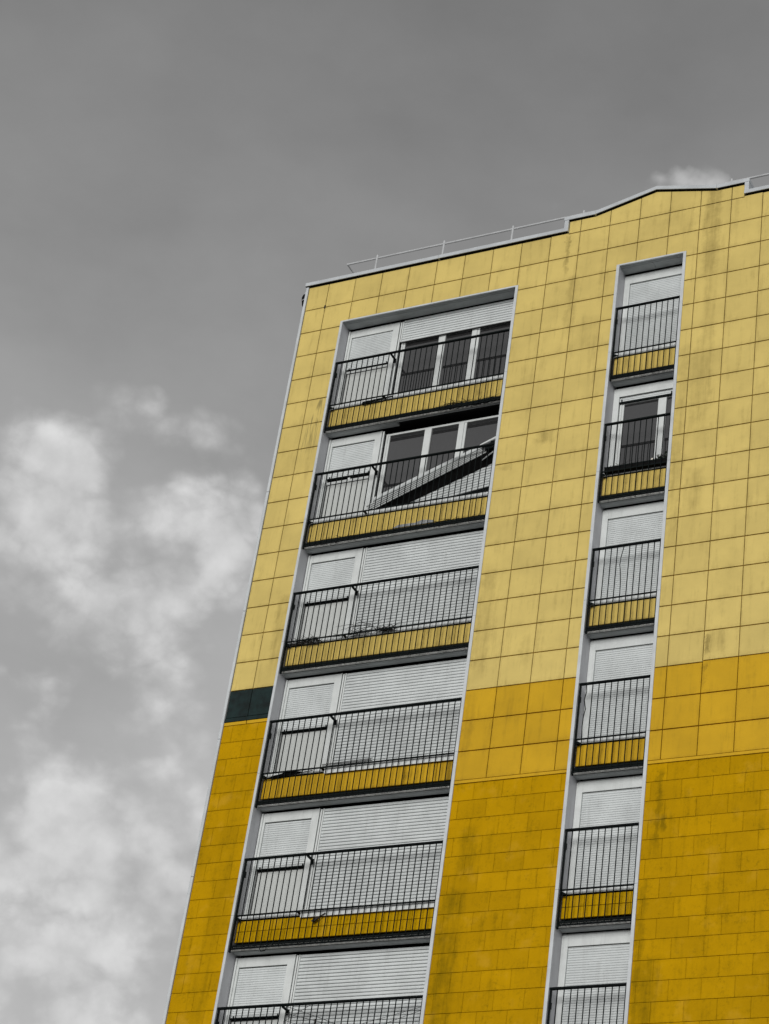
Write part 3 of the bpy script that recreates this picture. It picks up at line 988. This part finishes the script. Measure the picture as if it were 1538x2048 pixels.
def twigs(name, label, cat, boxes, mat=TWIG):
    """boxes: (v0, v1, j0, j1, count, length)"""
    b = MB()
    for v0, v1, j0, j1, n, ln in boxes:
        for _ in range(n):
            v, j, d = rnd.uniform(v0, v1), rnd.uniform(j0, j1), rnd.uniform(0.09, 0.18)
            a = rnd.uniform(-0.6, 0.6) + (math.pi if rnd.random() < 0.5 else 0)
            pts = [pt(v, j, d)]
            for s in range(4):
                a += rnd.uniform(-0.5, 0.5)
                v += math.cos(a) * ln / 4
                j += math.sin(a) * ln / 4 * 0.7
                pts.append(pt(v, min(j, j1 + 0.05), d + rnd.uniform(-0.01, 0.01)))
            b.tube(pts, rnd.uniform(0.004, 0.008), 4, 0.002)
    o = b.make(name, mat)
    o['label'] = label
    o['category'] = cat
    return o


h3 = HR[2]
twigs('twig_heap', 'heap of dry dark twigs lying at the corner post end of the ledge', 'twigs', [(0.9, 1.9, h3 + 1.72, h3 + 1.90, 60, 0.35), (1.5, 1.85, h3 + 1.66, h3 + 1.86, 25, 0.22)])
twigs('twig_heap', 'thin dry twigs spread on the ledge before the closed shutter', 'twigs', [(2.6, 4.3, h3 + 1.66, h3 + 1.80, 34, 0.5), (3.9, 4.35, h3 + 1.66, h3 + 1.80, 40, 0.2), (2.9, 3.6, h3 + 1.4, h3 + 1.7, 10, 0.6)])
twigs('debris_heap', 'ragged black debris caught along the bottom of the topmost railing', 'debris', [(5.0, 6.9, HR[0] + 2.56, HR[0] + 2.76, 120, 0.4)], BLACK)
twigs('debris_heap', 'small black litter on the ledge under the collapsed shutter', 'debris', [(1.3, 2.6, HR[1] + 2.58, HR[1] + 2.72, 26, 0.3), (5.2, 6.7, HR[1] + 2.57, HR[1] + 2.72, 40, 0.3)], BLACK)


def rods(name, label, cat, segs, r, mat=IRON):
    b = MB()
    for q in segs:
        b.tube([pt(*z_) for z_ in q], r, 6)
    o = b.make(name, mat)
    o['label'] = label
    o['category'] = cat
    return o


h1 = HR[0]
rods('metal_rod', 'black metal rod lying on the topmost wide ledge', 'rod', [[(2.0, h1 + 1.84, 0.12), (3.05, h1 + 1.81, 0.12)], [(2.0, h1 + 1.90, 0.11), (2.75, h1 + 1.86, 0.11)]], 0.015)
h4, h5, h6 = HR[3], HR[4], HR[5]
# folded black thing with a hump
b = MB()
b.prism([(1.05, h4 + 1.90), (1.15, h4 + 1.85), (1.45, h4 + 1.80), (1.62, h4 + 1.71), (1.82, h4 + 1.76), (2.1, h4 + 1.80), (2.0, h4 + 1.84), (1.6, h4 + 1.87), (1.3, h4 + 1.88)], 0.09, 0.15, 0.01)
b.tube([pt(1.0, h4 + 1.92, 0.12), pt(2.45, h4 + 1.80, 0.12)], 0.008, 5)
o = b.make('folded_tarpaulin', BLACK)
o['label'] = 'folded black tarpaulin lying on a ledge beside the blue-black panels'
o['category'] = 'tarpaulin'
# strip of expanded mesh
b = MB()
for i in range(46):
    v = 2.75 + 1.55 * i / 46
    jj = h4 + 1.72 - 0.03 * i / 46
    b.tube([pt(v, jj - 0.06, 0.085), pt(v + 0.05, jj + 0.02, 0.085)], 0.0035, 4)
    b.tube([pt(v + 0.05, jj - 0.06, 0.085), pt(v, jj + 0.02, 0.085)], 0.0035, 4)
b.tube([pt(2.75, h4 + 1.66, 0.085), pt(4.35, h4 + 1.63, 0.085)], 0.006, 4)
b.tube([pt(2.75, h4 + 1.74, 0.085), pt(4.35, h4 + 1.71, 0.085)], 0.006, 4)
o = b.make('mesh_strip', WIREM)
o['label'] = 'strip of grey expanded metal mesh tied inside a long railing'
o['category'] = 'mesh'
# brush
br = thing('hand_brush', 'small dark hand brush lying on the white tray sill', 'brush')
MB().tube([pt(3.62, h5 + 1.88, 0.09), pt(3.40, h5 + 2.02, 0.09)], 0.010, 6).make('handle', TWIG, br)
MB().prism([(3.34, h5 + 1.98), (3.44, h5 + 2.02), (3.30, h5 + 2.14), (3.22, h5 + 2.10)], 0.07, 0.12).make('bristles', TWIG, br)
rods('wire_hook', 'looped black wire hanging from the bottom of a long railing', 'hook', [[(1.75, h5 + 2.80, 0.02), (1.85, h5 + 2.95, 0.0), (1.98, h5 + 2.93, 0.0), (2.0, h5 + 2.82, 0.01), (1.9, h5 + 2.78, 0.02)]], 0.008)
# wires at the lowest railing in view
wr = thing('clothes_wires', 'thin grey wires sagging criss-cross behind the lowest long railing', 'wires')
for q in ([(2.9, h6 + 0.25, .1), (4.2, h6 + 0.62, .1), (5.2, h6 + 0.68, .1), (6.93, h6 + 0.28, .1)], [(2.9, h6 + 0.05, .11), (4.0, h6 + 0.45, .11), (5.5, h6 + 1.1, .11)],
          [(3.4, h6 + 1.2, .12), (5.2, h6 + 0.95, .12), (6.0, h6 + 0.66, .12), (6.93, h6 + 0.36, .12)], [(2.85, h6 + 0.5, .1), (3.6, h6 + 0.05, .1)],
          [(2.9, h6 + 0.45, .12), (4.1, h6 + 0.85, .12), (5.0, h6 + 1.25, .12)]):
    MB().tube([pt(*z_) for z_ in q], 0.0045, 4).make('wire', WIREM, wr)
for v, j in ((3.83, h6 + 0.55), (5.02, h6 + 0.75)):
    o = MB().bx(X(v) - .012, X(v) + .012, .045, .075, Zj(j) - .05, Zj(j) + .05).make('clothes_peg', TWIG)
    o['label'] = 'small dark clothes peg on the sagging wire, ' + ('nearer the white door' if v < 4.5 else 'farther from the white door')
    o['category'] = 'clothes peg'
    o['group'] = 'clothes pegs on the wires'
# bare plaster patch on the second ledge
h2 = HR[1]
MB().prism([(3.75, h2 + 2.53), (3.95, h2 + 2.42), (4.5, h2 + 2.44), (4.75, h2 + 2.37), (5.1, h2 + 2.44), (5.15, h2 + 2.53)], 0.188, 0.197, 0.003).make('plaster_patch', PLAST, tower)
# planter with ivy, ball
pl = thing('planter', 'long black planter box on the ledge of a narrow window', 'planter')
MB().box(10.58, 12.50, h2 + 1.62, h2 + 1.79, 0.075, 0.19).make('trough', BLACK, pl)
MB().box(10.57, 12.51, h2 + 1.60, h2 + 1.635, 0.068, 0.197).make('rim', IRON, pl)
b = MB()
for i in range(210):
    t = rnd.random()
    v = 12.5 - 0.45 * t ** 1.4
    j = h2 + 1.62 - rnd.random() ** 1.5 * 0.30 * (1 - t * 0.85)
    c = pt(v, j, rnd.uniform(0.07, 0.2))
    a = Vector((rnd.uniform(-1, 1), rnd.uniform(-1, 1), rnd.uniform(-1, 1))).normalized()
    e = a.orthogonal().normalized()
    f = a.cross(e)
    s = rnd.uniform(0.014, 0.03)
    b.raw([tuple(c - e * s), tuple(c - f * s * 0.7 + e * s * .2), tuple(c + e * s), tuple(c + f * s * 0.7 + e * s * .2)], [(0, 1, 2, 3)])
iv = thing('ivy_plant', 'dark bushy ivy growing at one end of the black planter', 'plant')
b.make('leaves', LEAF, iv, kind='stuff')
b = MB()
for i in range(9):
    v = 12.4 - rnd.random() * 0.3
    b.tube([pt(v, h2 + 1.62, 0.13), pt(v + rnd.uniform(-.1, .05), h2 + 1.4, 0.13)], 0.004, 4)
b.make('stems', TWIG, iv)
dv = MB()
for i in range(12):
    v = rnd.uniform(10.65, 11.6)
    q = [pt(v, h2 + 1.63, 0.12)]
    j = h2 + 1.63
    dr = rnd.uniform(-1, 1)
    for s in range(5):
        v += dr * 0.08 + rnd.uniform(-.03, .03)
        j -= rnd.uniform(0.0, 0.09) * (1 - s * 0.22)
        q.append(pt(v, j, 0.12 + rnd.uniform(-.02, .02)))
    dv.tube(q, 0.0045, 4, 0.002)
dp = dv.make('dead_vine', TWIG)
dp['label'] = 'bare dead vine stems trailing from the black planter'
dp['category'] = 'plant'
c = pt(12.04, h2 + 1.56, 0.13)
bp_ = []
for i in range(9):
    a = -math.pi / 2 + math.pi * i / 8
    bp_.append((max(0.0005, 0.034 * math.cos(a)), c.z + 0.034 * math.sin(a)))
o = MB().lathe(c.x, c.y, bp_, 14).make('ball', BALLM)
o['label'] = 'small white ball lying in the planter next to the ivy'
o['category'] = 'ball'
